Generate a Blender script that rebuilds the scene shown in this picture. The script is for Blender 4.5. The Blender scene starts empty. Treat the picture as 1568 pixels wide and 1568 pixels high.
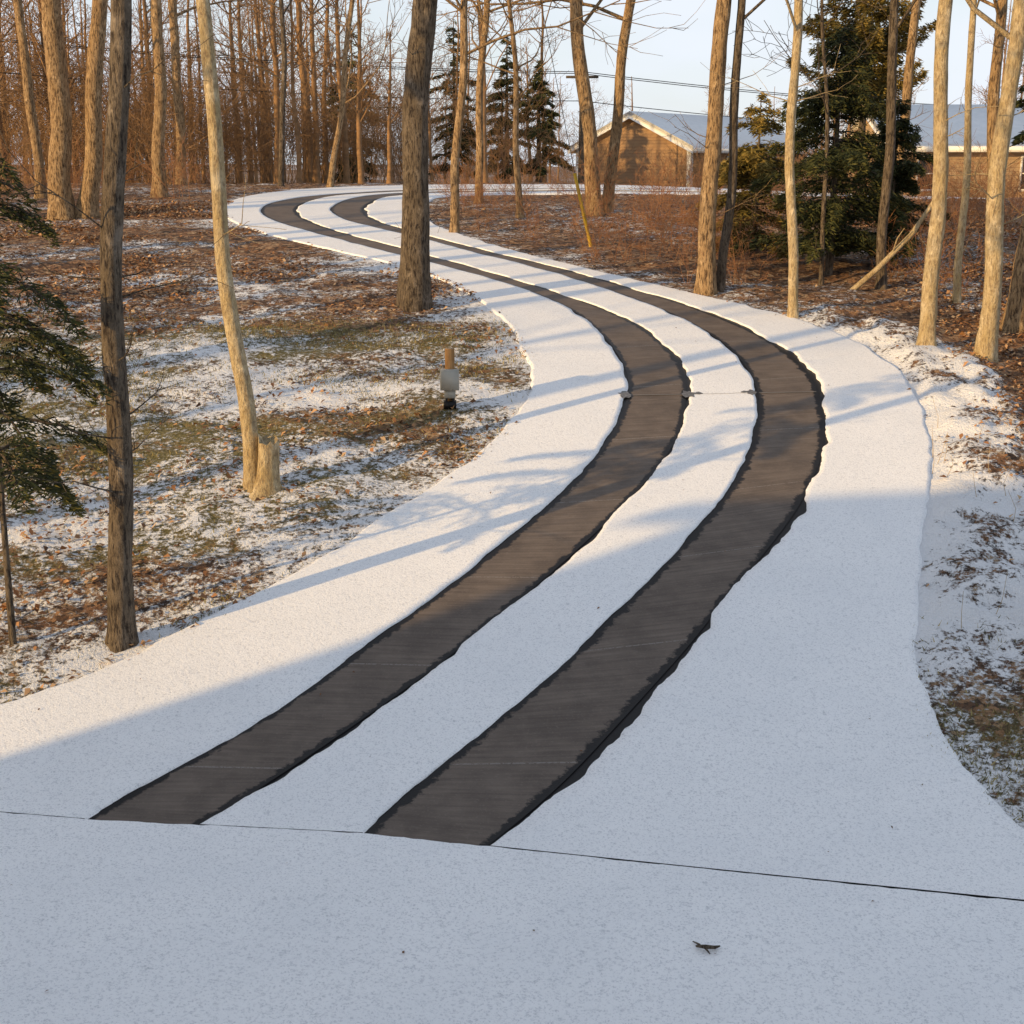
import bpy, math, random
import numpy as np
from mathutils import Vector
R=np.random.RandomState(7)
random.seed(7)
scene=bpy.context.scene
# ---------------------------------------------------------------- terrain profile
YK=[-60,0,6.4,7.2,8,9.5,11,13,15,17.5,20,22.5,25,29.4,33,36,40,46,60,80,130,400]
ZK=[0,0,0,.02,.12,.36,.66,1.02,1.38,1.73,2.02,2.28,2.5,2.86,3.06,3.18,3.25,3.2,3.0,2.7,2.6,2.6]
_ys=np.linspace(-60,400,9201);_z=np.interp(_ys,YK,ZK);_k=np.hanning(31);_k/=_k.sum()
_zs=np.convolve(np.pad(_z,15,mode='edge'),_k,mode='valid')
def ss(a,lo,hi):
    t=np.clip((np.asarray(a,float)-lo)/(hi-lo),0,1);return t*t*(3-2*t)
def hgt(x,y):
    return np.interp(y,_ys,_zs)-ss(x,1,15)*ss(y,27,52)*.75
def hz(x,y): return float(hgt(x,y))
def vn(x,y,seed=0):
    x=np.asarray(x,float);y=np.asarray(y,float)
    xi=np.floor(x).astype(np.int64);yi=np.floor(y).astype(np.int64);fx=x-xi;fy=y-yi
    fx=fx*fx*(3-2*fx);fy=fy*fy*(3-2*fy)
    def h(a,b):
        n=(a*374761393+b*668265263+seed*1442695041)&0xffffffff
        n=((n^(n>>13))*1274126177)&0xffffffff
        return ((n^(n>>16))&0xffff)/65535.
    return (h(xi,yi)*(1-fx)+h(xi+1,yi)*fx)*(1-fy)+(h(xi,yi+1)*(1-fx)+h(xi+1,yi+1)*fx)*fy
def fbm(x,y,seed=0,o=4):
    s=0;a=.5;t=0
    for i in range(o):
        s=s+a*vn(np.asarray(x)*2**i,np.asarray(y)*2**i,seed+i*17);t+=a;a*=.5
    return s/t
# ---------------------------------------------------------------- mesh helpers
def mesh_obj(name,V,F,mat=None,attrs=None,smooth=False,parent=None,link=True,uv=None):
    V=np.asarray(V,np.float32);me=bpy.data.meshes.new(name)
    quads=np.asarray(F,np.int32);k=quads.shape[1]
    me.vertices.add(len(V));me.vertices.foreach_set('co',V.ravel())
    me.loops.add(quads.size);me.loops.foreach_set('vertex_index',quads.ravel())
    me.polygons.add(len(quads));me.polygons.foreach_set('loop_start',np.arange(0,quads.size,k,dtype=np.int32))
    me.update(calc_edges=True)
    if smooth: me.polygons.foreach_set('use_smooth',np.ones(len(quads),bool))
    if attrs:
        for n,a in attrs.items():
            at=me.attributes.new(n,'FLOAT','POINT');at.data.foreach_set('value',np.asarray(a,np.float32))
    if mat: me.materials.append(mat)
    me.update()
    if not link: return me
    ob=bpy.data.objects.new(name,me);scene.collection.objects.link(ob)
    if parent: ob.parent=parent
    return ob
class MB:
    def __init__(s): s.V=[];s.F=[];s.n=0
    def add(s,V,F):
        s.V.append(V);s.F.append(np.asarray(F)+s.n);s.n+=len(V)
    def tube(s,P,rad,n=5):
        P=np.asarray(P,float);m=len(P);rad=np.asarray(rad,float)
        T=np.gradient(P,axis=0);T/=np.linalg.norm(T,axis=1)[:,None]+1e-9
        a=T.mean(0);ref=np.array([1.,0,0]) if abs(a[0])<abs(a[1]) or abs(a[2])>.8 else np.array([0,1.,0])
        U=np.cross(T,ref);U/=np.linalg.norm(U,axis=1)[:,None]+1e-9;W=np.cross(T,U)
        an=np.arange(n)*2*np.pi/n
        r=rad if rad.ndim==2 else rad[:,None]*np.ones(n)
        V=P[:,None]+r[:,:,None]*(np.cos(an)[None,:,None]*U[:,None]+np.sin(an)[None,:,None]*W[:,None])
        i=np.arange(m-1)[:,None]*n;j=np.arange(n)[None];j2=(j+1)%n
        F=np.stack([i+j,i+j2,i+n+j2,i+n+j],-1).reshape(-1,4)
        s.add(V.reshape(-1,3),F)
    def box(s,c,sz,rot=0,tilt=None):
        c=np.array(c,float);h=np.array(sz,float)/2
        v=np.array([[x,y,z] for x in(-1,1) for y in(-1,1) for z in(-1,1)])*h
        ca,sa=math.cos(rot),math.sin(rot)
        v=np.stack([v[:,0]*ca-v[:,1]*sa,v[:,0]*sa+v[:,1]*ca,v[:,2]],-1)+c
        s.add(v,[[0,1,3,2],[4,6,7,5],[0,4,5,1],[2,3,7,6],[0,2,6,4],[1,5,7,3]])
    def obj(s,name,mat,**k): return mesh_obj(name,np.concatenate(s.V),np.concatenate(s.F),mat,**k)
def empty(name,loc=(0,0,0)):
    e=bpy.data.objects.new(name,None);e.location=loc;scene.collection.objects.link(e);return e
# ---------------------------------------------------------------- materials
class NT:
    def __init__(s,name):
        s.m=bpy.data.materials.new(name);s.m.use_nodes=True;s.t=s.m.node_tree;s.b=s.t.nodes['Principled BSDF']
        s.b.inputs['Roughness'].default_value=.85;s.b.inputs['Specular IOR Level'].default_value=.25
    def n(s,ty,**k):
        nd=s.t.nodes.new(ty)
        for a,v in k.items(): setattr(nd,a,v)
        return nd
    def set(s,inp,v):
        if isinstance(v,bpy.types.NodeSocket): s.t.links.new(v,inp)
        else: inp.default_value=v
    def coord(s,scale=(1,1,1)):
        c=s.n('ShaderNodeTexCoord')
        if scale==(1,1,1): return c.outputs['Object']
        m=s.n('ShaderNodeMapping');s.t.links.new(c.outputs['Object'],m.inputs[0]);m.inputs['Scale'].default_value=scale;return m.outputs[0]
    def noise(s,vec,scale,detail=4,rough=.6):
        n=s.n('ShaderNodeTexNoise');s.t.links.new(vec,n.inputs['Vector']);n.inputs['Scale'].default_value=scale;n.inputs['Detail'].default_value=detail;n.inputs['Roughness'].default_value=rough;return n.outputs['Fac']
    def ramp(s,fac,stops):
        r=s.n('ShaderNodeValToRGB');s.t.links.new(fac,r.inputs[0]);e=r.color_ramp.elements
        while len(e)<len(stops): e.new(.5)
        for i,(p,c) in enumerate(stops):
            e[i].position=p;e[i].color=(c if isinstance(c,tuple) else (c,c,c))+(1,)
        return r.outputs[0]
    def mix(s,f,a,b,mode='MIX'):
        m=s.n('ShaderNodeMix');m.data_type='RGBA';m.blend_type=mode
        s.set(m.inputs[0],f)
        for i,v in((6,a),(7,b)): s.set(m.inputs[i],v+(1,) if isinstance(v,tuple) else v)
        return m.outputs[2]
    def math(s,op,a,b=0.,c=0.,clamp=False):
        m=s.n('ShaderNodeMath');m.operation=op;m.use_clamp=clamp;s.set(m.inputs[0],a);s.set(m.inputs[1],b);s.set(m.inputs[2],c);return m.outputs[0]
    def attr(s,n):
        a=s.n('ShaderNodeAttribute');a.attribute_name=n;return a.outputs['Fac']
    def bump(s,h,st,dist=.02):
        b=s.n('ShaderNodeBump');b.inputs['Strength'].default_value=st;b.inputs['Distance'].default_value=dist;s.t.links.new(h,b.inputs['Height']);s.t.links.new(b.outputs[0],s.b.inputs['Normal'])
    def col(s,c): s.set(s.b.inputs['Base Color'],c+(1,) if isinstance(c,tuple) else c)
def bark(name,c1,c2,c3,sc=1.,vs=.2,k=1.):
    t=NT(name);v=t.coord((1,1,vs));v2=t.coord((1,1,.6))
    n1=t.noise(v,42*sc,4,.75);n2=t.noise(v2,7,4,.65)
    c=t.mix(t.ramp(n2,[(.38,0.),(.62,1.)]),c1,c2);c=t.mix(t.ramp(n1,[(.38,k),(.54,0.)]),c,c3)
    c=t.mix(t.ramp(n2,[(.60,0.),(.68,.5)]),c,tuple(min(1,q*1.5+.06) for q in c2))
    t.col(c);t.bump(n1,1.,.045);return t.m
bark_dark=bark('bark_dark',(.13,.10,.07),(.20,.16,.12),(.03,.022,.018))
bark_mid=bark('bark_brown',(.36,.235,.12),(.46,.32,.18),(.07,.042,.025))
bark_pale=bark('bark_pale',(.50,.38,.20),(.62,.51,.33),(.22,.15,.09),1.0,.3,.75)
def simple(name,c,rough=.8,c2=None,scale=10,bump=0,stretch=(1,1,1)):
    t=NT(name);t.b.inputs['Roughness'].default_value=rough
    if c2:
        n=t.noise(t.coord(stretch),scale,3);t.col(t.mix(t.ramp(n,[(.35,0.),(.65,1.)]),c,c2))
        if bump: t.bump(n,bump)
    else: t.col(c)
    return t.m
bark_bg=simple('bark_background',(.34,.20,.10),.9,(.18,.115,.065),3)
twig_red=simple('red_twig',(.26,.11,.06),.9,(.36,.2,.1),3)
# snow
def snowmat(name):
    t=NT(name);v=t.coord();a=t.noise(v,70,2,.75);g=t.noise(v,1.3,3);a2=t.noise(v,26,4,.8)
    c=t.mix(t.ramp(a,[(.36,1.),(.46,0.)]),(.93,.935,.95),(.69,.70,.735))
    c=t.mix(t.ramp(a2,[(.32,.6),(.44,0.)]),c,(.50,.52,.56))
    c=t.mix(t.ramp(a2,[(.19,1.),(.225,0.)]),c,(.10,.095,.09))
    c=t.mix(t.math('MULTIPLY',t.ramp(g,[(.4,0.),(.7,1.)]),.2),c,(.68,.71,.76))
    t.col(c);t.b.inputs['Roughness'].default_value=.7
    t.bump(t.math('ADD',t.math('MULTIPLY',a,.5),a2),.45,.014);return t.m
snow=snowmat('snow')
# driveway base
t=NT('heated_concrete');u=t.attr('u');vv=t.attr('v');co=t.coord()
cx=t.n('ShaderNodeCombineXYZ');t.set(cx.inputs[0],t.math('MULTIPLY',u,1.2));t.set(cx.inputs[1],t.math('MULTIPLY',vv,26.));st=t.noise(cx.outputs[0],1.,4,.6)
st2=t.noise(co,3.5,4);st3=t.noise(co,60,3)
base=t.mix(t.ramp(st,[(.3,0.),(.7,1.)]),(.115,.09,.075),(.185,.15,.125))
base=t.mix(t.math('MULTIPLY',t.ramp(st2,[(.35,1.),(.6,0.)]),.45),base,(.065,.052,.045))
base=t.mix(t.math('MULTIPLY',t.ramp(st3,[(.55,0.),(.75,1.)]),.3),base,(.26,.22,.19))
fr=t.math('FRACT',t.math('MULTIPLY',vv,.61));jt=t.math('LESS_THAN',t.math('ABSOLUTE',t.math('SUBTRACT',fr,.5)),.005)
base=t.mix(t.math('MULTIPLY',jt,t.ramp(st3,[(.4,0.),(.5,.5)])),base,(.3,.28,.26))
wn=t.math('MULTIPLY',t.math('SUBTRACT',t.noise(co,9,5,.7),.5),.28)
e=t.math('ADD',t.math('MINIMUM',u,t.math('SUBTRACT',1.,u)),wn)
wet=t.ramp(e,[(.06,1.),(.09,0.)])
t.col(t.mix(wet,base,(.010,.009,.010)))
t.set(t.b.inputs['Roughness'],t.math('SUBTRACT',.7,t.math('MULTIPLY',wet,.2)));t.bump(st3,.3,.004);conc=t.m
# ground
t=NT('forest_floor');co=t.coord();sn=t.attr('snow');gr=t.attr('grass')
vo=t.n('ShaderNodeTexVoronoi');vo.inputs['Scale'].default_value=13.;t.t.links.new(co,vo.inputs['Vector'])
sx=t.n('ShaderNodeSeparateColor');t.t.links.new(vo.outputs['Color'],sx.inputs[0])
lf=t.ramp(sx.outputs[0],[(0.,(.055,.036,.026)),(.3,(.15,.08,.045)),(.55,(.27,.14,.07)),(.8,(.37,.21,.11)),(1.,(.48,.34,.21))])
n1=t.noise(co,24,4,.75);lf=t.mix(t.ramp(n1,[(.35,1.),(.5,0.)]),lf,(.04,.028,.02))
gc=t.mix(t.ramp(n1,[(.35,0.),(.65,1.)]),(.075,.068,.026),(.32,.26,.10))
s1=t.noise(co,1.6,5,.7);s2=t.noise(co,8,5,.75)
gf=t.ramp(t.math('ADD',t.math('MULTIPLY',t.math('SUBTRACT',s2,.5),.8),gr),[(.40,0.),(.58,1.)])
c=t.mix(gf,lf,gc)
s=t.math('ADD',t.math('MULTIPLY',s1,.6),t.math('ADD',t.math('MULTIPLY',s2,.95),t.math('MULTIPLY',n1,.9)))
s=t.math('ADD',t.math('SUBTRACT',s,1.225),sn);sf=t.ramp(s,[(.45,0.),(.57,1.)])
t.col(t.mix(sf,c,(.87,.88,.91)))
t.bump(t.math('ADD',t.math('MULTIPLY',sf,.5),n1),.8,.06);ground_mat=t.m
def rndmat(name,stops,rough=.8):
    t=NT(name);t.col(t.ramp(t.attr('rnd'),stops));t.b.inputs['Roughness'].default_value=rough
    return t.m
leafmat=rndmat('dead_leaf',[(0.,(.09,.045,.025)),(.35,(.27,.13,.06)),(.7,(.42,.22,.10)),(1.,(.55,.38,.22))])
grassmat=rndmat('grass_blade',[(0.,(.06,.06,.025)),(.5,(.20,.18,.06)),(1.,(.44,.35,.16))])
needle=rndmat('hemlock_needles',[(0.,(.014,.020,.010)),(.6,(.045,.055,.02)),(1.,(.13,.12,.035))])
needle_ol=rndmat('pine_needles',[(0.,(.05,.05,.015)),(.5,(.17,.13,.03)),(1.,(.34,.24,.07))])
# ---------------------------------------------------------------- driveway survey
ST="""-7 7.92,-2.55 7.30,-1.86 7.24,-.88 7.15,-.15 7.01,3.6 6.27
-4.4 8.30,-2.32 7.65,-1.57 7.65,-.59 7.68,.29 7.66,2.99 7.08
-3.54 8.61,-1.88 8.21,-1.22 8.15,-.26 8.21,.66 8.29,2.82 7.61
-3.13 8.89,-1.56 8.65,-.88 8.65,.12 8.78,1.03 8.93,2.74 8.17
-2.79 9.20,-1.26 9.16,-.56 9.13,.46 9.32,1.36 9.51,2.79 8.82
-2.33 9.75,-.88 9.77,-.20 9.73,.85 9.99,1.73 10.20,2.96 9.55
-1.87 10.35,-.50 10.37,.19 10.35,1.26 10.68,2.14 10.91,3.19 10.35
-1.42 11.01,-.11 11.03,.60 11.06,1.64 11.39,2.54 11.68,3.47 11.16
-.97 11.75,.30 11.79,1.02 11.88,1.99 12.08,2.82 12.33,3.77 12.03
-.53 12.48,.68 12.61,1.41 12.72,2.31 12.91,3.08 13.05,4.06 12.96
-.09 13.39,.99 13.48,1.72 13.60,2.55 13.75,3.28 13.84,4.26 13.84
.18 14.32,1.24 14.48,1.91 14.56,2.74 14.67,3.43 14.84,4.43 14.95
.33 15.18,1.34 15.31,2.01 15.48,2.79 15.64,3.46 15.75,4.43 15.96
.30 16.10,1.32 16.18,1.97 16.38,2.73 16.53,3.36 16.59,4.24 17.01
.18 17.29,1.15 17.39,1.79 17.39,2.51 17.53,3.09 17.59,3.78 18.03
-.13 18.66,.79 18.86,1.40 18.50,2.06 18.82,2.56 18.82,3.11 19.07
-.67 20.24,.16 20.19,.77 19.67,1.38 20.19,1.85 20.04,2.30 20.14
-1.51 21.85,-.71 21.51,-.09 21.07,.53 21.68,.90 21.62,1.35 21.40
-2.49 23.13,-1.69 22.85,-1.13 22.64,-.49 23.20,-.10 23.05,.39 22.78
-3.70 24.63,-2.87 24.55,-2.27 24.40,-1.61 25.05,-1.11 24.63,-.57 24.47
-4.91 26.41,-3.94 26.22,-3.27 25.94,-2.74 26.80,-2.06 26.31,-1.16 25.85
-5.86 28.47,-4.86 27.82,-4.06 27.50,-3.46 28.03,-2.75 27.61,-1.68 27.20
-6.29 30.32,-5.33 29.16,-4.58 29.04,-3.91 29.55,-3.21 29.41,-1.98 28.92
-6.37 32.77,-5.54 30.98,-4.78 30.81,-3.98 31.50,-3.27 31.15,-2.11 30.81
-5.99 34.69,-5.29 32.39,-4.60 32.39,-3.74 32.98,-3.10 32.77,-2.00 32.58
-5.27 36.54,-4.78 33.67,-4.22 33.67,-3.30 34.05,-2.70 33.67,-1.65 33.43
-4.09 38.52,-4.02 34.69,-3.58 34.43,-2.55 34.82,-2.19 34.43,-1.03 33.92
-1.5 40,-2.2 36.2,-2.0 35.6,-1.1 35.5,-.9 34.95,0 34.2
3 40.6,3 37.2,3 36.6,3 35.9,3 35.3,3 34.5
12 41,12 37.6,12 37,12 36.2,12 35.6,12 34.7"""
S=np.array([[[float(q) for q in p.split()] for p in l.split(',')] for l in ST.split('\n')])
def cr(P,n):
    Q=np.concatenate([[2*P[0]-P[1]],P,[2*P[-1]-P[-2]]]);o=[]
    tt=np.arange(n)/n
    for i in range(1,len(Q)-2):
        p0,p1,p2,p3=Q[i-1:i+3]
        for t_ in tt:
            o.append(.5*((2*p1)+(-p0+p2)*t_+(2*p0-5*p1+4*p2-p3)*t_**2+(-p0+3*p1-3*p2+p3)*t_**3))
    o.append(P[-1]);return np.array(o)
NS=18
L=[cr(S[:,i],NS) for i in range(6)]
def smooth(a,k=9):
    w=np.hanning(k+2)[1:-1];w/=w.sum()
    p=np.concatenate([2*a[0]-a[1:k//2+1][::-1],a,2*a[-1]-a[-k//2:-1][::-1]])
    r=np.stack([np.convolve(p[:,c],w,'valid') for c in range(2)],-1)[:len(a)]
    r[0]=a[0];return r
L=[smooth(l,19) for l in L]
def crack(x): return np.interp(x,[-12,-7,-2.55,-1.86,-.88,-.15,3.6,14],[8.6,7.92,7.30,7.24,7.15,7.01,6.27,4.3])
poly=np.concatenate([L[0],L[5][::-1]])
def inside(x,y):
    r=np.zeros(x.shape,bool);a=poly;b=np.roll(poly,-1,0)
    for (x1,y1),(x2,y2) in zip(a,b):
        if y1==y2: continue
        r^=((y1>y)!=(y2>y))&(x<(x2-x1)*(y-y1)/(y2-y1)+x1)
    return r|((y<crack(x))&(np.abs(x)<11)&(y>-1.2))
edgepts=np.concatenate([L[0],L[5]])
def edist(x,y):
    d=np.full(x.shape,1e9)
    for p in edgepts[::2]: d=np.minimum(d,(x-p[0])**2+(y-p[1])**2)
    return np.sqrt(d)
# ---------------------------------------------------------------- terrain sheet
xs=np.concatenate([-np.geomspace(600,12,34),np.linspace(-11.5,11.5,230),np.geomspace(12,600,34)])
ys=np.concatenate([-np.geomspace(300,3,14),np.linspace(-2.5,5.8,20),np.linspace(6,22,280),np.linspace(22.1,46,170),np.geomspace(47,900,44)])
X,Y=np.meshgrid(xs,ys);IN=inside(X,Y);near=(Y<50)&(np.abs(X)<14)
D=np.full(X.shape,50.);D[near]=edist(X[near],Y[near])
def isleft_(x,y): return x<np.interp(y,[0,8,13,16,20,24,30,60],[-1,-1,1,1.5,1,-1,-4,-4])
def masks(x,y,d):
    isleft=isleft_(x,y)
    lown=fbm(x*.45,y*.45,5,3)
    lawn=isleft*(1-ss(y,17.0,20))
    grass=lawn*(.47+.8*(fbm(x*.35+3,y*.9,61,3)-.5)+.12*ss(-x,1.5,4))+(~isleft)*(1-ss(y,8.2,10.5))*.5
    snw=np.where(isleft,.495+.6*(fbm(x*.5+9,y*1.15,3,3)-.5)-.12*ss(y,19,24),.36+.4*(lown-.5))
    snw=snw+.16*np.exp(-(d/.35)**2)
    verge=(~isleft)*ss(-d,-1.45,-.85)*(1-ss(y,16.5,20))*ss(y,8.6,9.8)
    snw=snw+verge*(.27+.6*(fbm(x*2.2,y*2.2,77,3)-.45))
    snw=snw+(~isleft)*(1-ss(y,8.3,9.6))*.12
    snw=snw-.03*ss(y,25,40)
    return snw,grass,verge
sn,gr,vg=masks(X,Y,D)
bmp=ss(D,0,.7)*np.where(near,1,.3)
Z=hgt(X,Y)+bmp*((fbm(X*1.1,Y*1.1,2,3)-.45)*.14+(fbm(X*5,Y*5,8,3)-.5)*.07)+vg*ss(D,.05,.4)*(fbm(X*3.5,Y*3.5,21,4)-.2)*.28
Z=Z+(fbm(X*.03,Y*.03,4,3)-.5)*3*ss(Y,120,300)
Z=np.where(IN,hgt(X,Y)-.05,Z-.004)
V=np.stack([X,Y,Z],-1).reshape(-1,3);ny,nx=X.shape
i=np.arange(ny-1)[:,None]*nx;j=np.arange(nx-1)[None]
F=np.stack([i+j,i+j+1,i+nx+j+1,i+nx+j],-1).reshape(-1,4)
mesh_obj('ground',V,F,ground_mat,{'snow':sn.ravel(),'grass':gr.ravel()},smooth=True)
def gz(x,y):
    x=np.asarray(x,float);y=np.asarray(y,float)
    a=np.clip(np.searchsorted(xs,x)-1,0,nx-2);b=np.clip(np.searchsorted(ys,y)-1,0,ny-2)
    fx=(x-xs[a])/(xs[a+1]-xs[a]);fy=(y-ys[b])/(ys[b+1]-ys[b])
    return (Z[b,a]*(1-fx)+Z[b,a+1]*fx)*(1-fy)+(Z[b+1,a]*(1-fx)+Z[b+1,a+1]*fx)*fy
# ---------------------------------------------------------------- driveway sheets
arc=np.concatenate([[0],np.cumsum(np.linalg.norm(np.diff((L[2]+L[3])/2,axis=0),axis=1))])
def loft(A,B,m,off,edge=None,name='x',mat=None,jA=0,jB=0,parent=None):
    n=len(A);w=np.linspace(0,1,m)
    if edge is not None: w=np.concatenate([[0,.004 if edge[0]<.02 else .03],np.linspace(.05,.95,m-4),[.996 if edge[1]<.02 else .97,1]])
    dirv=(B-A)/np.linalg.norm(B-A,axis=1)[:,None]
    rd=lambda q,s:((fbm(arc*2.3,arc*0+s,s,6)-.5)*q)[:,None]*dirv
    A2=A+rd(jA,3);B2=B+rd(jB,9)
    P=A2[:,None]*(1-w)[None,:,None]+B2[:,None]*w[None,:,None]
    z=hgt(P[...,0],P[...,1])+off
    if edge is not None: z[:,0]-=edge[0];z[:,-1]-=edge[1]
    V=np.concatenate([P,z[...,None]],-1).reshape(-1,3)
    i=np.arange(n-1)[:,None]*m;j=np.arange(m-1)[None]
    F=np.stack([i+j,i+j+1,i+m+j+1,i+m+j],-1).reshape(-1,4)
    return mesh_obj(name,V,F,mat,{'u':np.tile(w,n),'v':np.repeat(arc,m)},smooth=True,parent=parent)
drv=empty('driveway')
black=simple('wet_asphalt',(.011,.010,.011),.5)
loft(L[0],L[5],40,.004,name='asphalt_base',mat=black,parent=drv)
loft(L[1],L[2],14,.012,name='heated_track_1',mat=conc,parent=drv)
loft(L[3],L[4],14,.012,name='heated_track_2',mat=conc,parent=drv)
def snowpanel(A,B,nm,m,jA,jB,ed):
    loft(A,B,m,.022,edge=ed,name=nm,mat=snow,jA=jA,jB=jB,parent=drv)
g=(L[4]-L[1]);g=g/np.linalg.norm(g,axis=1)[:,None]
snowpanel(L[0]-g*.14,L[1]-g*.014,'snow_cover_1',28,.14,.09,(.045,.015))
snowpanel(L[2]+g*.03,L[3]-g*.014,'snow_cover_2',22,.14,.09,(.015,.015))
snowpanel(L[4]+g*.05,L[5]+g*.14,'snow_cover_3',28,.18,.14,(.015,.045))
# transverse control joint with melted spots at its ends
rs=np.random.RandomState(4);mb=MB()
def blob(x,y,rx,ry):
    a=np.arange(14)*2*np.pi/14;r=1+.35*(rs.rand(14)-.5)*2
    px=x+rx*r*np.cos(a);py=y+ry*r*np.sin(a);V=np.stack([px,py,hgt(px,py)+.0245],-1)
    V=np.concatenate([V,[[x,y,hz(x,y)+.0245]]]);mb.add(V,[[i,(i+1)%14,14,14] for i in range(14)])
for p in [(1.25,14.78,.06,.11),(1.98,14.8,.07,.12),(2.08,14.83,.05,.04),(2.69,14.86,.05,.09),(2.62,14.88,.05,.03)]: blob(*p)
mb.obj('melt_spots',simple('slush',(.20,.20,.21),.4,(.07,.07,.075),40),parent=drv)
mb=MB()
for xa,xb in((1.29,1.93),(2.77,3.42)):
    X1=np.linspace(xa,xb,12);Y1=14.78+(X1-1.25)*.055
    V=np.concatenate([np.stack([X1,Y1-.012,hgt(X1,Y1)+.0165],-1),np.stack([X1,Y1+.012,hgt(X1,Y1)+.0175],-1)])
    mb.add(V,[[i,i+1,i+13,i+12] for i in range(11)])
X1=np.linspace(2.0,2.7,16);Y1=14.80+(X1-2.0)*.055+.006*rs.randn(16)
V=np.concatenate([np.stack([X1,Y1-.005,hgt(X1,Y1)+.0245],-1),np.stack([X1,Y1+.005,hgt(X1,Y1)+.0245],-1)]);mb.add(V,[[i,i+1,i+17,i+16] for i in range(15)])
mb.obj('control_joint',simple('joint_grey',(.24,.23,.22)),parent=drv)
# apron
ax=np.linspace(-11,11,400);w=np.linspace(0,1,60)
yc=crack(ax)-.004-np.abs(fbm(ax*7,ax*0,31,4)-.5)*.035
PY=(-1.2)*(1-w)[:,None]+yc[None]*w[:,None];PX=np.tile(ax,(60,1));PZ=hgt(PX,PY)+.022
i=np.arange(59)[:,None]*400;j=np.arange(399)[None];F=np.stack([i+j,i+j+1,i+400+j+1,i+400+j],-1)
mesh_obj('parking_apron',np.stack([PX,PY,PZ],-1).reshape(-1,3),F.reshape(-1,4),snow,smooth=True)
# ---------------------------------------------------------------- litter
def leaves(name,x,y,size,mat,lift=.01,rnd=None,zz=None):
    n=len(x);z=(gz(x,y) if zz is None else zz)+lift
    a=R.rand(n)*6.283;s=size*(.6+.8*R.rand(n));ti=R.randn(n)*.35;tj=R.randn(n)*.35
    c,sn_=np.cos(a),np.sin(a)
    u=np.stack([c,sn_,ti],-1)*s[:,None];v=np.stack([-sn_,c,tj],-1)*s[:,None]*.6
    P=np.stack([x,y,z+.2*s],-1)
    bend=np.zeros((n,3));bend[:,2]=s*.3
    q=np.stack([P-u*.5,P-v*.5+bend*R.rand(n)[:,None],P+u*.5,P+v*.5+bend*R.rand(n)[:,None]],1).reshape(-1,3)
    F=np.arange(4*n).reshape(-1,4)
    rn=np.repeat(R.rand(n) if rnd is None else rnd,4)
    return mesh_obj(name,q,F,mat,{'rnd':rn})
def sample(n,x0,x1,y0,y1,f):
    x=x0+(x1-x0)*R.rand(n);y=y0+(y1-y0)*R.rand(n);k=~inside(x,y)
    x,y=x[k],y[k];p=f(x,y);k=R.rand(len(x))<p;return x[k],y[k]
def ldens(x,y):
    isl=isleft_(x,y)
    n=fbm(x*.8,y*.8,41,4)
    return np.where(isl,np.clip((n-.42)*4,0.04,1)*(.45+.55*ss(y,17,20)),np.clip((n-.3)*3,.05,1)*ss(y,9,11)*(.05+.95*ss(x-.12*(y-10),4.2,5.2)))
x1,y1=sample(150000,-10,10,8,32,ldens)
leaves('leaf_litter',x1,y1,.058,leafmat)
x1=R.uniform(-5,5,80);y1=R.uniform(3,18,80)
leaves('windblown_leaves',x1,y1,.02,leafmat,zz=hgt(x1,y1)+.016,rnd=R.rand(80)*.3)
def gdens(x,y):
    isl=isleft_(x,y)
    n=fbm(x*.6,y*1.1,51,4)
    return np.where(isl,np.clip((n-.40)*3.5,0.05,1)*(1-ss(y,17,19)),np.clip((n-.36)*4,0,1)*(1-ss(y,8.8,10)))
x,y=sample(200000,-7,7,6.4,19,gdens);n=len(x);z=gz(x,y)
a=R.rand(n)*6.283;h=.02+.04*R.rand(n);w_=.004+.004*R.rand(n)
P=np.stack([x,y,z-.01],-1);d=np.stack([np.cos(a),np.sin(a),a*0],-1)*w_[:,None];tip=P+np.stack([R.randn(n)*.03,R.randn(n)*.03,h],-1)
mesh_obj('grass',np.stack([P-d,P+d,tip],1).reshape(-1,3),np.arange(3*n).reshape(-1,3),grassmat,{'rnd':np.repeat(R.rand(n),3)})
# ---------------------------------------------------------------- trees
def rot_dir(d,ang,rs):
    d=np.array(d,float);d/=np.linalg.norm(d);r=rs.randn(3);r-=r.dot(d)*d;r/=np.linalg.norm(r)
    return d*math.cos(ang)+r*math.sin(ang)
def grow(mb,p,d,Ln,r,lev,cnt,rs,rmin,up=.25,sides=4):
    k=6 if lev==0 else 4;pts=[np.array(p)];dd=np.array(d)/np.linalg.norm(d);dirs=[dd]
    for i in range(k-1):
        dd=dd+rs.randn(3)*.15;dd[2]+=up*.2;dd/=np.linalg.norm(dd);pts.append(pts[-1]+dd*Ln/(k-1));dirs.append(dd)
    mb.tube(pts,np.maximum(r*np.linspace(1,.35,k),rmin),sides)
    if lev<len(cnt):
        for i in range(cnt[lev]):
            q=rs.uniform(.2,1)*(k-1);a=int(min(q,k-2));f=q-a
            grow(mb,pts[a]*(1-f)+pts[a+1]*f,rot_dir(dirs[a],rs.uniform(.5,1.),rs),Ln*rs.uniform(.35,.6),max(r*.5,rmin),lev+1,cnt,rs,rmin,up,3)
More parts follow.
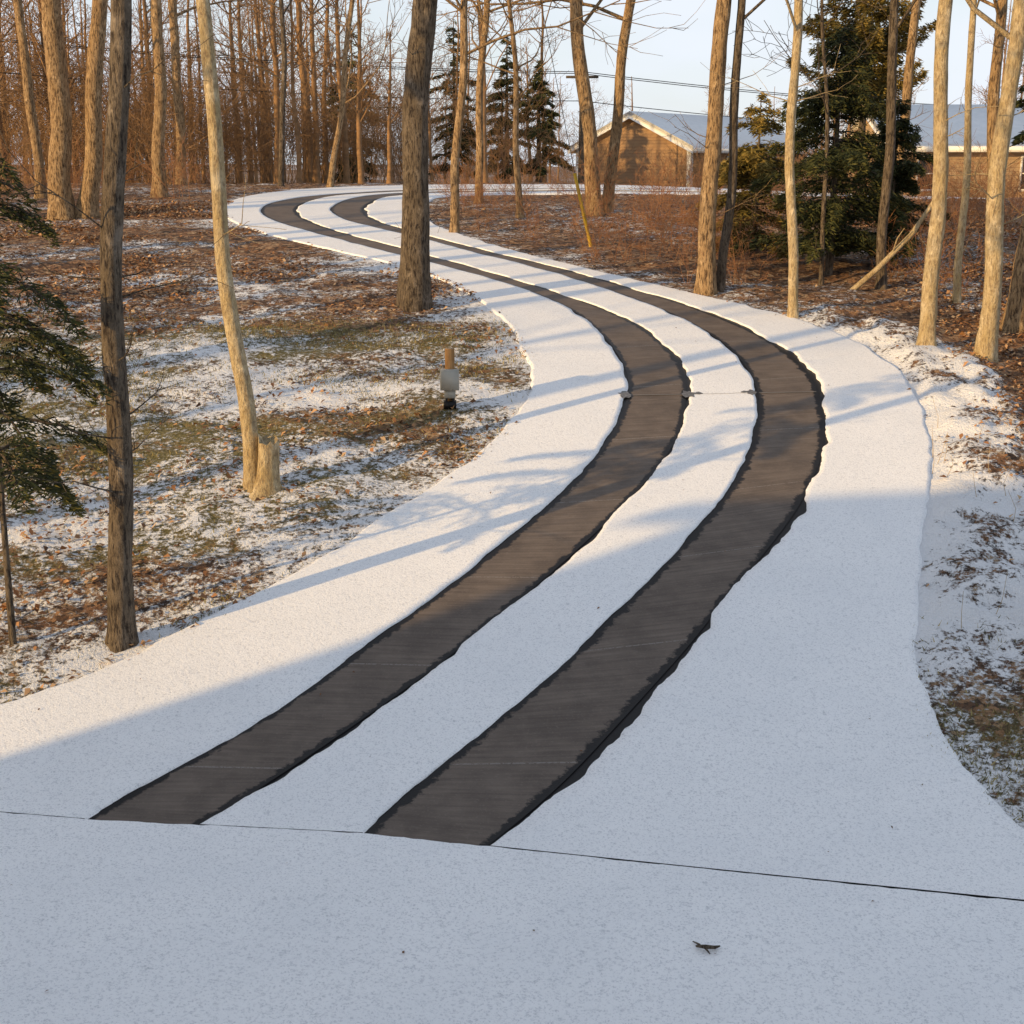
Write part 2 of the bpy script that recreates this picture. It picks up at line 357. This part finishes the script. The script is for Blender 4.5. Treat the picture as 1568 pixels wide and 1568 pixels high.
def tree_mesh(top,r,H,seed,bs=.3,nb=13,cnt=(5,4),sides=14,flare=1.5,rmin=.004,wob=.05,low=0,blen=.26,m=70):
    """top=(dx,dy,dz) a point the leaning trunk passes through"""
    rs=np.random.RandomState(seed);mb=MB();dx,dy,dz=top
    t=np.linspace(0,1,m)**1.25;z=t*H
    ph=rs.rand(4)*6
    ax=dx/dz*z+wob*np.sin(z*.9+ph[0])*ss(z,0,2)+wob*.4*np.sin(z*2.3+ph[1])*ss(z,0,1.)
    ay=dy/dz*z+wob*np.sin(z*.8+ph[2])*ss(z,0,2)
    P=np.stack([ax,ay,z-.08],-1)
    rad=r*(1-.8*t**1.3)
    an=np.arange(sides)*2*np.pi/sides
    fl=1+(flare-1)*np.exp(-z/ (r*2.2))[:,None]*(1+.35*np.sin(an*4+ph[3])+.2*np.sin(an*3+ph[1]))[None]
    rr=rad[:,None]*fl*(1+.16*(vn(z[:,None]*4+0*an,an[None]*1.5+0*z[:,None],seed)-.5)+.08*(vn(z[:,None]*12+0*an,an[None]*2.5+0*z[:,None],seed+5)-.5))
    mb.tube(P,rr,sides)
    for i in range(nb+low):
        f=rs.uniform(bs,.98) if i<nb else rs.uniform(.06,bs)
        a=int(np.searchsorted(t,f));a=min(a,m-1)
        az=rs.rand()*6.283;el=rs.uniform(.35,1.0)
        d=[math.cos(az)*math.cos(el),math.sin(az)*math.cos(el),math.sin(el)]
        if i<nb: grow(mb,P[a],d,H*blen*(1.15-f)*rs.uniform(.7,1.3),min(rad[a]*.38,.04),0,cnt,rs,rmin)
        else: grow(mb,P[a],[d[0],d[1],.1+.3*rs.rand()],rs.uniform(.3,1.0),.008,1,(0,4,0),rs,.0025)
    return mb
def tree(name,x,y,tx,tz,r,H=13,mat=bark_mid,seed=0,**k):
    z=float(gz(x,y));mb=tree_mesh((tx-x,k.pop('ty',0),tz-z),r,H,seed,**k)
    o=mb.obj(name,mat,smooth=True);o.location=(x,y,z);return o
tree('maple_tree',-2.95,9.51,-2.64,4.91,.09,11,bark_dark,1,low=12,bs=.45)  # dark bark here stands in for shade on this trunk
tree('maple_tree',-2.42,12.26,-2.66,5.22,.075,12,bark_pale,2,wob=.04,flare=1.9,bs=.5,low=2)
tree('oak_tree',-1.37,18.98,-1.21,5.97,.195,15,bark_dark,3,flare=1.45,low=6,bs=.24)
tree('oak_tree',-9.25,28.14,-9.11,6.98,.22,16,bark_mid,4,low=3)
tree('oak_tree',-8.80,28.3,-8.15,6.98,.18,16,bark_mid,5)
tree('maple_tree',-8.5,33.19,-8.31,7.54,.15,15,bark_mid,6,low=3)
tree('maple_tree',-9.6,40.,-9.5,7.8,.14,15,bark_mid,7)
tree('maple_tree',-6.55,39.05,-6.3,8.19,.08,13,bark_dark,8,bs=.15)
tree('maple_tree',-5.03,38.01,-4.25,8.08,.08,13,bark_mid,9,bs=.15)
tree('maple_tree',-13.38,36.54,-14.4,7.91,.13,14,bark_mid,10)
tree('maple_tree',-11.3,33,-11.4,7.9,.12,14,bark_mid,11)
tree('maple_tree',-12.2,31,-11.6,7.9,.10,14,bark_mid,12)
tree('maple_tree',-1.10,25.94,-.90,6.74,.085,13,bark_mid,13,bs=.2)
tree('maple_tree',-.77,31.67,-.61,7.37,.09,13,bark_mid,14,bs=.2)
tree('maple_tree',.17,28.14,-.02,6.25,.07,7,bark_mid,15,bs=.3)
tree('oak_tree',1.76,28.92,1.34,7.07,.155,14,bark_mid,16,bs=.2,nb=16)
tree('oak_tree',2.01,29.28,2.45,7.11,.12,14,bark_mid,17,bs=.2,nb=16)
tree('oak_tree',2.86,19.9,2.92,6.04,.125,14,bark_mid,18,flare=1.6,bs=.22,low=4)
tree('oak_tree',3.08,20.05,3.25,6.04,.07,13,bark_dark,19,flare=1.3,bs=.22)
tree('maple_tree',3.83,18.30,3.64,5.89,.068,12,bark_pale,20,bs=.28,low=3)
tree('maple_tree',4.74,20.75,4.62,5.26,.038,7,bark_dark,21,low=3)
tree('maple_tree',5.12,16.53,5.08,5.69,.095,12,bark_pale,22,bs=.28,low=4)
tree('maple_tree',5.73,16.16,5.76,5.65,.108,12,bark_pale,23,bs=.28,low=4)
tree('maple_tree',6.33,19.19,6.21,5.99,.055,11,bark_pale,24,bs=.28,low=3)
tree('maple_tree',5.56,20.34,5.42,6.12,.075,12,bark_dark,25)
tree('maple_tree',6.57,17.63,6.85,5.82,.12,12,bark_mid,26,low=3)
tree('maple_tree',7.1,20.,6.9,5.82,.09,12,bark_mid,27,low=3)
tree('maple_tree',7.6,27.,7.6,6.82,.10,12,bark_mid,28,low=3)
# woods to the left of the lawn (outside the picture) that stripe the drive with shadow
SH=[(-12,6.2),(-14,9.3),(-18,8.2),(-9.3,12.6),(-20,14.5),(-16,16.4),(-13,19.6),(-24,5.2),(-28,10.5),(-11,15.8),(-22,19.8),(-19,3.4),(-26,0.5),(-30,16),(-17,12.4)]
for k,(x,y) in enumerate(SH): tree('oak_tree',x,y,x+R.randn()*.3,7,.11+.09*R.rand(),13,bark_mid,60+k,bs=.35,nb=8,cnt=(3,2),m=30)
# broken stump beside the pale tree
mb=MB();z0=hz(-2.3,12.2);n=16
rs=np.random.RandomState(3)
hs=np.linspace(-.05,.46,8);an=np.arange(n)*2*np.pi/n
jag=.10*rs.rand(n)
P=np.stack([-2.30+hs*.08,12.2+hs*0,z0+hs],-1)
rr=(.095*(1+.7*np.exp(-hs/.09)))[:,None]*(1+.1*np.sin(an*3))[None]
mb.tube(P,rr,n);mb.V[0]=mb.V[0].copy();mb.V[0][-n:,2]+=jag
c=mb.V[0][-n:].mean(0)-np.array([0,0,.1]);mb.add(np.concatenate([mb.V[0][-n:],[c]]),[[i,(i+1)%n,n,n] for i in range(n)])
o=mb.obj('tree_stump',bark_pale)
# ------------------------------------------------ conifers
def conifer(name,x,y,H,Rd,nbr,nq,qs,mat,seed,base=.1,z0=None,droop=.35,trunk=.06,lean=0,curve=.75):
    rs=np.random.RandomState(seed);e=empty(name,(x,y,float(gz(x,y)) if z0 is None else z0))
    mb=MB();mb.tube([[lean*t_*H,0,t_*H-.05] for t_ in np.linspace(0,1,8)],trunk*np.linspace(1,.15,8),8)
    br=[]
    for i in range(nbr):
        t_=base+(1-base)*rs.rand()**.9;az=rs.rand()*6.283
        Ln=Rd*((1-t_)**curve+.06)*rs.uniform(.45,1.25);br.append((t_,az,Ln))
        s=np.linspace(0,1,5)
        mb.tube(np.stack([lean*t_*H+np.cos(az)*s*Ln,np.sin(az)*s*Ln,t_*H+s*Ln*.15-droop*Ln*s**2],-1),np.linspace(.012,.003,5)*(1+Rd*.4),3)
    mb.obj(name+'_trunk',bark_dark,parent=e)
    br=np.array(br);p=br[:,2]**1.5;p/=p.sum();b=br[rs.choice(len(br),nq,p=p)]
    s=rs.rand(nq)**.6;Ln=b[:,2];az=b[:,1]
    lat=(rs.rand(nq)*2-1)*(.34*Ln*(1.05-s)+.04)
    ox=np.cos(az)*s*Ln-np.sin(az)*lat+b[:,0]*H*lean;oy=np.sin(az)*s*Ln+np.cos(az)*lat
    oz=b[:,0]*H+s*Ln*.15-droop*Ln*s**2-np.abs(lat)*.35+rs.randn(nq)*.03*Rd
    P=np.stack([ox,oy,oz],-1)
    da=az+np.sign(lat)*.9+rs.randn(nq)*.4
    u=np.stack([np.cos(da),np.sin(da),-.25+rs.randn(nq)*.35],-1)*qs*(.5+1.*rs.rand(nq))[:,None]
    w=np.cross(u,rs.randn(nq,3));w/=np.linalg.norm(w,axis=1)[:,None];w*=qs*.12
    q=np.stack([P-u*.5,P+w,P+u*.6,P-w],1).reshape(-1,3)
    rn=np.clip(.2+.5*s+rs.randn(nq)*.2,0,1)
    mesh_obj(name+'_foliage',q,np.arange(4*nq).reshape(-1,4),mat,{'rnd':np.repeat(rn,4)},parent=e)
    return e
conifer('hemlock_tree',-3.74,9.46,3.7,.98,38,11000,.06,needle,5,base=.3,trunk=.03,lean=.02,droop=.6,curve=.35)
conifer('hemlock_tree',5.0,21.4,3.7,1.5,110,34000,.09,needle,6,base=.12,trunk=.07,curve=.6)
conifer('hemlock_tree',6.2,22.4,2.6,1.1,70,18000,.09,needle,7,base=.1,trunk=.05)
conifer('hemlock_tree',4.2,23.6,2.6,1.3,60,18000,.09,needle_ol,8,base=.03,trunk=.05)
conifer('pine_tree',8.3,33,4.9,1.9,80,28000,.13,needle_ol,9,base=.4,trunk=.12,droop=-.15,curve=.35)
conifer('spruce_tree',1.0,52,4.4,1.4,70,8000,.2,needle,11,base=.1,trunk=.12)
conifer('spruce_tree',-.2,55,5.6,1.5,70,8000,.2,needle,12,base=.1,trunk=.12)
conifer('spruce_tree',-2.4,58,6.6,1.5,70,8000,.2,needle,13,base=.1,trunk=.12)
conifer('spruce_tree',-7.5,66,7,2.2,70,8000,.26,needle,14,base=.05,trunk=.12)
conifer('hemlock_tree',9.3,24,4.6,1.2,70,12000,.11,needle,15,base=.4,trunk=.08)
# ------------------------------------------------ background woods
bw=empty('background_woods')
var=[tree_mesh((R.randn()*.5,0,8),.10+.06*R.rand(),rH,100+k,bs=.25,nb=13,cnt=(5,4),sides=6,rmin=.009,blen=.28,m=24).obj('wv%d'%k,bark_bg,link=False,smooth=True) for k,rH in enumerate([10,12,14,13,9,11])]
def shrub(seed,H,n,mat):
    rs=np.random.RandomState(seed);mb=MB()
    for i in range(n):
        az=rs.rand()*6.283;r=rs.rand()*.6;el=rs.uniform(1.0,1.5)
        grow(mb,[math.cos(az)*r,math.sin(az)*r,-.05],[math.cos(az)*math.cos(el),math.sin(az)*math.cos(el),math.sin(el)],H*rs.uniform(.6,1),.014,0,(7,4),rs,.006,.15,3)
    return mb.obj('shrub%d'%seed,mat,link=False)
shr=[shrub(200+k,h,8,bark_bg) for k,h in enumerate([2.4,3.2,4.0,2.8])]
shr2=[shrub(210+k,h,5,twig_red) for k,h in enumerate([2.4,3.2,4.0,2.8])]
def inst(me,x,y,s,parent,nm):
    o=bpy.data.objects.new(nm,me);o.location=(x,y,float(gz(x,y))-.03);o.rotation_euler=(0,0,R.rand()*6.283);o.scale=(s,s,s*R.uniform(.85,1.15));o.parent=parent;scene.collection.objects.link(o)
def clear(x,y):
    px=x/y*2110+784
    if 555<px<650 and y>44: return False
    if 875<px<1200 and 36<y<72: return False
    if 1340<px<1620 and 36<y<60: return False
    return True
k=0
for _ in range(300):
    y=R.uniform(42,90);px=R.uniform(-150,1700);x=(px-784)/2110*y
    if not clear(x,y): continue
    if R.rand()>(.75 if px<560 else .4): continue
    inst(var[R.randint(6)],x,y,R.uniform(.55,.95) if px<560 else R.uniform(.45,.85),bw,'tree_%d'%k);k+=1
for _ in range(230):
    y=R.uniform(40,68);px=R.uniform(-150,1700);x=(px-784)/2110*y
    if y<43.5 and x>-7: continue
    if 875<px<1200 and y<72 and R.rand()<.85: continue
    if 1340<px<1600 and y<60 and R.rand()<.8: continue
    s=R.uniform(.7,1.25) if px<640 else R.uniform(.4,.85)
    inst(shr[R.randint(4)],x,y,s,bw,'shrub_%d'%k);k+=1
br=empty('undergrowth')
for _ in range(130):
    if R.rand()<.78: y=R.uniform(20,33.5);px=R.uniform(700,1600)
    else: y=R.uniform(30,38);px=R.uniform(-100,330)
    x=(px-784)/2080*y
    if inside(np.array([x]),np.array([y]))[0] or edist(np.array([x]),np.array([y]))[0]<.6: continue
    inst(shr2[R.randint(4)],x,y,R.uniform(.18,.48),br,'shrub_%d'%_)
# ------------------------------------------------ houses
def siding(name,c,c2):
    t=NT(name);co=t.coord();sp=t.n('ShaderNodeSeparateXYZ');t.t.links.new(co,sp.inputs[0])
    f=t.math('FRACT',t.math('MULTIPLY',sp.outputs[2],7.));n=t.noise(co,3,3)
    cc=t.mix(n,c,c2);t.col(t.mix(t.ramp(f,[(0.,1.),(.12,0.)]),cc,tuple(q*.35 for q in c)));t.bump(f,.6,.02);return t.m
sid=siding('brown_siding',(.33,.20,.11),(.41,.27,.16));sid2=siding('tan_siding',(.44,.30,.17),(.5,.36,.22))
white=simple('white_trim',(.8,.8,.78),.6);glass=simple('window_glass',(.03,.035,.045),.1)
roofsnow=simple('roof_snow',(.90,.90,.91),.7,(.82,.83,.85),4,.3)
def house(name,corner,ang,Wg,Ls,ze,zr,mat,wins,over=.35,zb=2.0):
    e=empty(name,(corner[0],corner[1],0));e.rotation_euler=(0,0,ang)
    def quad(mb,a,b,c,d): mb.add(np.array([a,b,c,d],float),[[0,1,2,3]])
    mb=MB();quad(mb,(0,0,zb),(0,Ls,zb),(0,Ls,ze),(0,0,ze));quad(mb,(-Wg,Ls,zb),(-Wg,0,zb),(-Wg,0,ze),(-Wg,Ls,ze))
    for yy in(0,Ls):
        quad(mb,(-Wg,yy,zb),(0,yy,zb),(0,yy,ze),(-Wg,yy,ze));quad(mb,(-Wg,yy,ze),(0,yy,ze),(-Wg/2,yy,zr),(-Wg/2,yy,zr))
    mb.obj('walls',mat,parent=e)
    mb=MB();sl=(zr-ze)/(Wg/2);th=.14
    for sg in(0,1):
        xe=over if sg==0 else -Wg-over;z_=ze-over*sl+.02
        a=np.array([[xe,-over,z_],[xe,Ls+over,z_],[-Wg/2,Ls+over,zr+.02],[-Wg/2,-over,zr+.02]],float)
        b=a+np.array([0,0,th]);mb.add(np.concatenate([a,b]),[[0,1,2,3],[4,5,6,7],[0,1,5,4],[0,3,7,4],[1,2,6,5],[2,3,7,6]])
    mb.obj('roof',roofsnow,parent=e)
    mb=MB()
    mb.box((.02,-.02,(zb+ze)/2),(.22,.22,ze-zb));mb.box((-Wg,-.02,(zb+ze)/2),(.16,.16,ze-zb));mb.box((.02,Ls,(zb+ze)/2),(.16,.16,ze-zb))
    for sg in(0,1):
        xe=over if sg==0 else -Wg-over
        a=np.array([[xe,-over-.03,ze-over*sl-.16],[-Wg/2,-over-.03,zr-.16],[-Wg/2,-over-.03,zr+.08],[xe,-over-.03,ze-over*sl+.08]])
        b=a+np.array([0,.028,0]);mb.add(np.concatenate([a,b]),[[0,1,2,3],[4,5,6,7],[0,1,5,4],[2,3,7,6]])
        mb.box((xe+(.02 if sg==0 else -.02),Ls/2,ze-over*sl-.03),(.03,Ls+2*over,.2))
    mb.obj('trim',white,parent=e)
    gm=MB();fm=MB()
    for (side,p,zc,w,h) in wins:
        gm.box((.02,p,zc),(.03,w,h))
        for dx in(-w/2-.04,w/2+.04): fm.box((.03,p+dx,zc),(.05,.08,h+.16))
        for dz in(-h/2-.04,h/2+.04): fm.box((.03,p,zc+dz),(.05,w,.08))
        fm.box((.045,p,zc),(.03,w,.04))
    if wins: gm.obj('windows',glass,parent=e);fm.obj('window_frames',white,parent=e)
    return e
house('brown_house',(7.96,62),-.64,6.0,12,4.6,6.0,sid,[('s',4,3.6,.9,1.),('s',8.5,3.6,.9,1.)],zb=1.9)
house('tan_house',(13.9,50),-math.pi/2,8.,15,4.5,5.9,sid2,[('s',1.2,3.5,.8,1.1),('s',5.,3.5,.9,1.1),('s',9.,3.5,.9,1.1)],zb=1.9)
# photographer's own house behind the camera; its shadow covers the apron
house('family_house',(2.5,-1.3),-math.pi/2-math.pi,8.,18.6,6.4,8.6,sid2,[],zb=-.2)
# ------------------------------------------------ utility pole, wires, marker
mb=MB();pz=float(gz(2.6,52));mb.tube([[2.6,52,pz-.1],[2.6,52,7.2]],[.12,.09],10);mb.box((2.6,52,6.95),(1.2,.09,.09));
up=mb.obj('utility_pole',bark_dark)
mb=MB()
for k,(o_,dz) in enumerate([(-.5,.1),(.5,.1),(0,-.9)]):
    for a,b in(((-22,44,8.1),(2.6,52,7.0)),((2.6,52,7.0),(28,60,5.9))):
        s=np.linspace(0,1,14)[:,None];P=np.array(a)*(1-s)+np.array(b)*s;P[:,2]+=dz-.35*4*(s*(1-s))[:,0];P[:,1]+=o_
        mb.tube(P,np.full(14,.014),4)
mb.obj('power_lines',simple('cable_black',(.03,.03,.03),.6))
yel=simple('yellow_plastic',(.60,.40,.04),.6,(.46,.30,.03),6)
e=empty('guy_wire_marker');mb=MB();mb.tube([[1.41,24.24,2.40],[1.25,24.24,3.05],[1.10,24.24,3.69]],[.034,.032,.03],10);mb.obj('sleeve',yel,parent=e)
mb=MB();mb.tube([[1.42,24.24,2.3],[1.09,24.24,3.75],[.3,24.3,7.4]],[.006]*3,5);mb.obj('wire',black,parent=e)
mb=MB();mb.tube([[5.05,20.1,2.02],[5.4,20.05,2.35],[5.85,20.,2.85],[6.15,19.95,3.36]],[.045,.042,.038,.03],8);mb.tube([[5.6,20.02,2.58],[5.62,19.9,2.8],[5.7,19.85,2.95]],[.014,.01,.006],5);mb.obj('fallen_branch',bark_pale)
# ------------------------------------------------ transformer on post
e=empty('landscape_transformer',(-.67,14.36,float(gz(-.67,14.36))))
wood=simple('post_wood',(.36,.21,.09),.8,(.24,.13,.05),20,.4,(1,1,.2));grey=simple('grey_box',(.42,.41,.37),.6,(.36,.35,.31),6)
mb=MB();mb.box((0,0,.29),(.10,.10,.68));mb.obj('post',wood,parent=e)
mb=MB();mb.box((0,-.09,.31),(.20,.08,.22));mb.box((0,-.137,.31),(.175,.012,.195));mb.obj('box',grey,parent=e)
mb=MB();mb.box((0,-.075,.155),(.12,.05,.09));mb.obj('lower_box',grey,parent=e)
mb=MB();mb.tube([[-.035,-.08,.11],[-.035,-.08,-.03]],[.014]*2,8);mb.tube([[.035,-.08,.11],[.035,-.08,-.03]],[.014]*2,8);mb.box((0,-.03,.03),(.13,.13,.08));mb.obj('conduits',black,parent=e)
mb=MB();mb.tube([[.93,5.99,.035],[.97,5.96,.05],[1.02,5.97,.04],[1.05,5.99,.035]],[.006,.012,.010,.004],6);mb.tube([[.97,5.96,.045],[.99,5.92,.035]],[.007,.003],5);mb.tube([[.95,6.0,.035],[.92,6.04,.03]],[.006,.003],5);mb.obj('fallen_twig',bark_dark)
mb=MB()
for _ in range(26):
    x,y=R.uniform(3.3,4.9),R.uniform(8.5,14)
    if inside(np.array([x]),np.array([y]))[0]: continue
    z=float(gz(x,y));mb.tube([[x,y,z],[x+R.randn()*.02,y,z+.12],[x+R.randn()*.05,y,z+R.uniform(.2,.35)]],[.003,.002,.0015],4)
mb.obj('weed_stalks',simple('straw',(.4,.3,.17)))
# ---------------------------------------------------------------- light
EL=14;az=math.radians(35.5)
d=Vector((math.cos(az)*math.cos(math.radians(EL)),math.sin(az)*math.cos(math.radians(EL)),-math.sin(math.radians(EL))))
sl=bpy.data.lights.new('sun','SUN');sl.energy=5;sl.angle=math.radians(.5);sl.color=(1,.66,.28)
so=bpy.data.objects.new('sun',sl);so.rotation_euler=d.to_track_quat('-Z','Y').to_euler();scene.collection.objects.link(so)
wd=bpy.data.worlds.new('World');scene.world=wd;wd.use_nodes=True;nt=wd.node_tree
bg=nt.nodes['Background'];sky=nt.nodes.new('ShaderNodeTexSky');sky.sky_type='NISHITA';sky.sun_disc=False
sky.sun_elevation=math.radians(EL);sky.sun_rotation=math.atan2(-math.cos(az),-math.sin(az))%(2*math.pi)
sky.air_density=1.;sky.dust_density=1.
tc=nt.nodes.new('ShaderNodeTexCoord');mp=nt.nodes.new('ShaderNodeMapping');mp.inputs['Scale'].default_value=(1,1,3.2)
nz=nt.nodes.new('ShaderNodeTexNoise');nz.inputs['Scale'].default_value=3.2;nz.inputs['Detail'].default_value=4
rp=nt.nodes.new('ShaderNodeValToRGB');rp.color_ramp.elements[0].position=.36;rp.color_ramp.elements[1].position=.58
rp.color_ramp.elements[0].color=(.65,.65,.65,1)
sp=nt.nodes.new('ShaderNodeSeparateXYZ');nt.links.new(tc.outputs['Generated'],sp.inputs[0])
mr=nt.nodes.new('ShaderNodeMapRange');mr.inputs['From Min'].default_value=.08;mr.inputs['From Max'].default_value=.5;mr.inputs['To Min'].default_value=1.;mr.inputs['To Max'].default_value=.5
nt.links.new(sp.outputs[2],mr.inputs['Value'])
mu=nt.nodes.new('ShaderNodeMath');mu.operation='MULTIPLY'
mx=nt.nodes.new('ShaderNodeMix');mx.data_type='RGBA'
nt.links.new(tc.outputs['Generated'],mp.inputs[0]);nt.links.new(mp.outputs[0],nz.inputs['Vector']);nt.links.new(nz.outputs['Fac'],rp.inputs[0])
nt.links.new(rp.outputs[0],mu.inputs[0]);nt.links.new(mr.outputs[0],mu.inputs[1]);nt.links.new(mu.outputs[0],mx.inputs[0])
nt.links.new(sky.outputs[0],mx.inputs[6]);mx.inputs[7].default_value=(5.9,6.3,6.9,1)
nt.links.new(mx.outputs[2],bg.inputs[0]);bg.inputs[1].default_value=.148
scene.view_settings.view_transform='Standard';scene.view_settings.look='None';scene.view_settings.exposure=0
cd=bpy.data.cameras.new('camera');c=bpy.data.objects.new('camera',cd);scene.collection.objects.link(c)
c.location=(0,0,3.86);c.rotation_euler=(math.radians(90-14.6),0,0);cd.lens=36*2050/1568;cd.clip_end=2500;cd.clip_start=.05;scene.camera=c
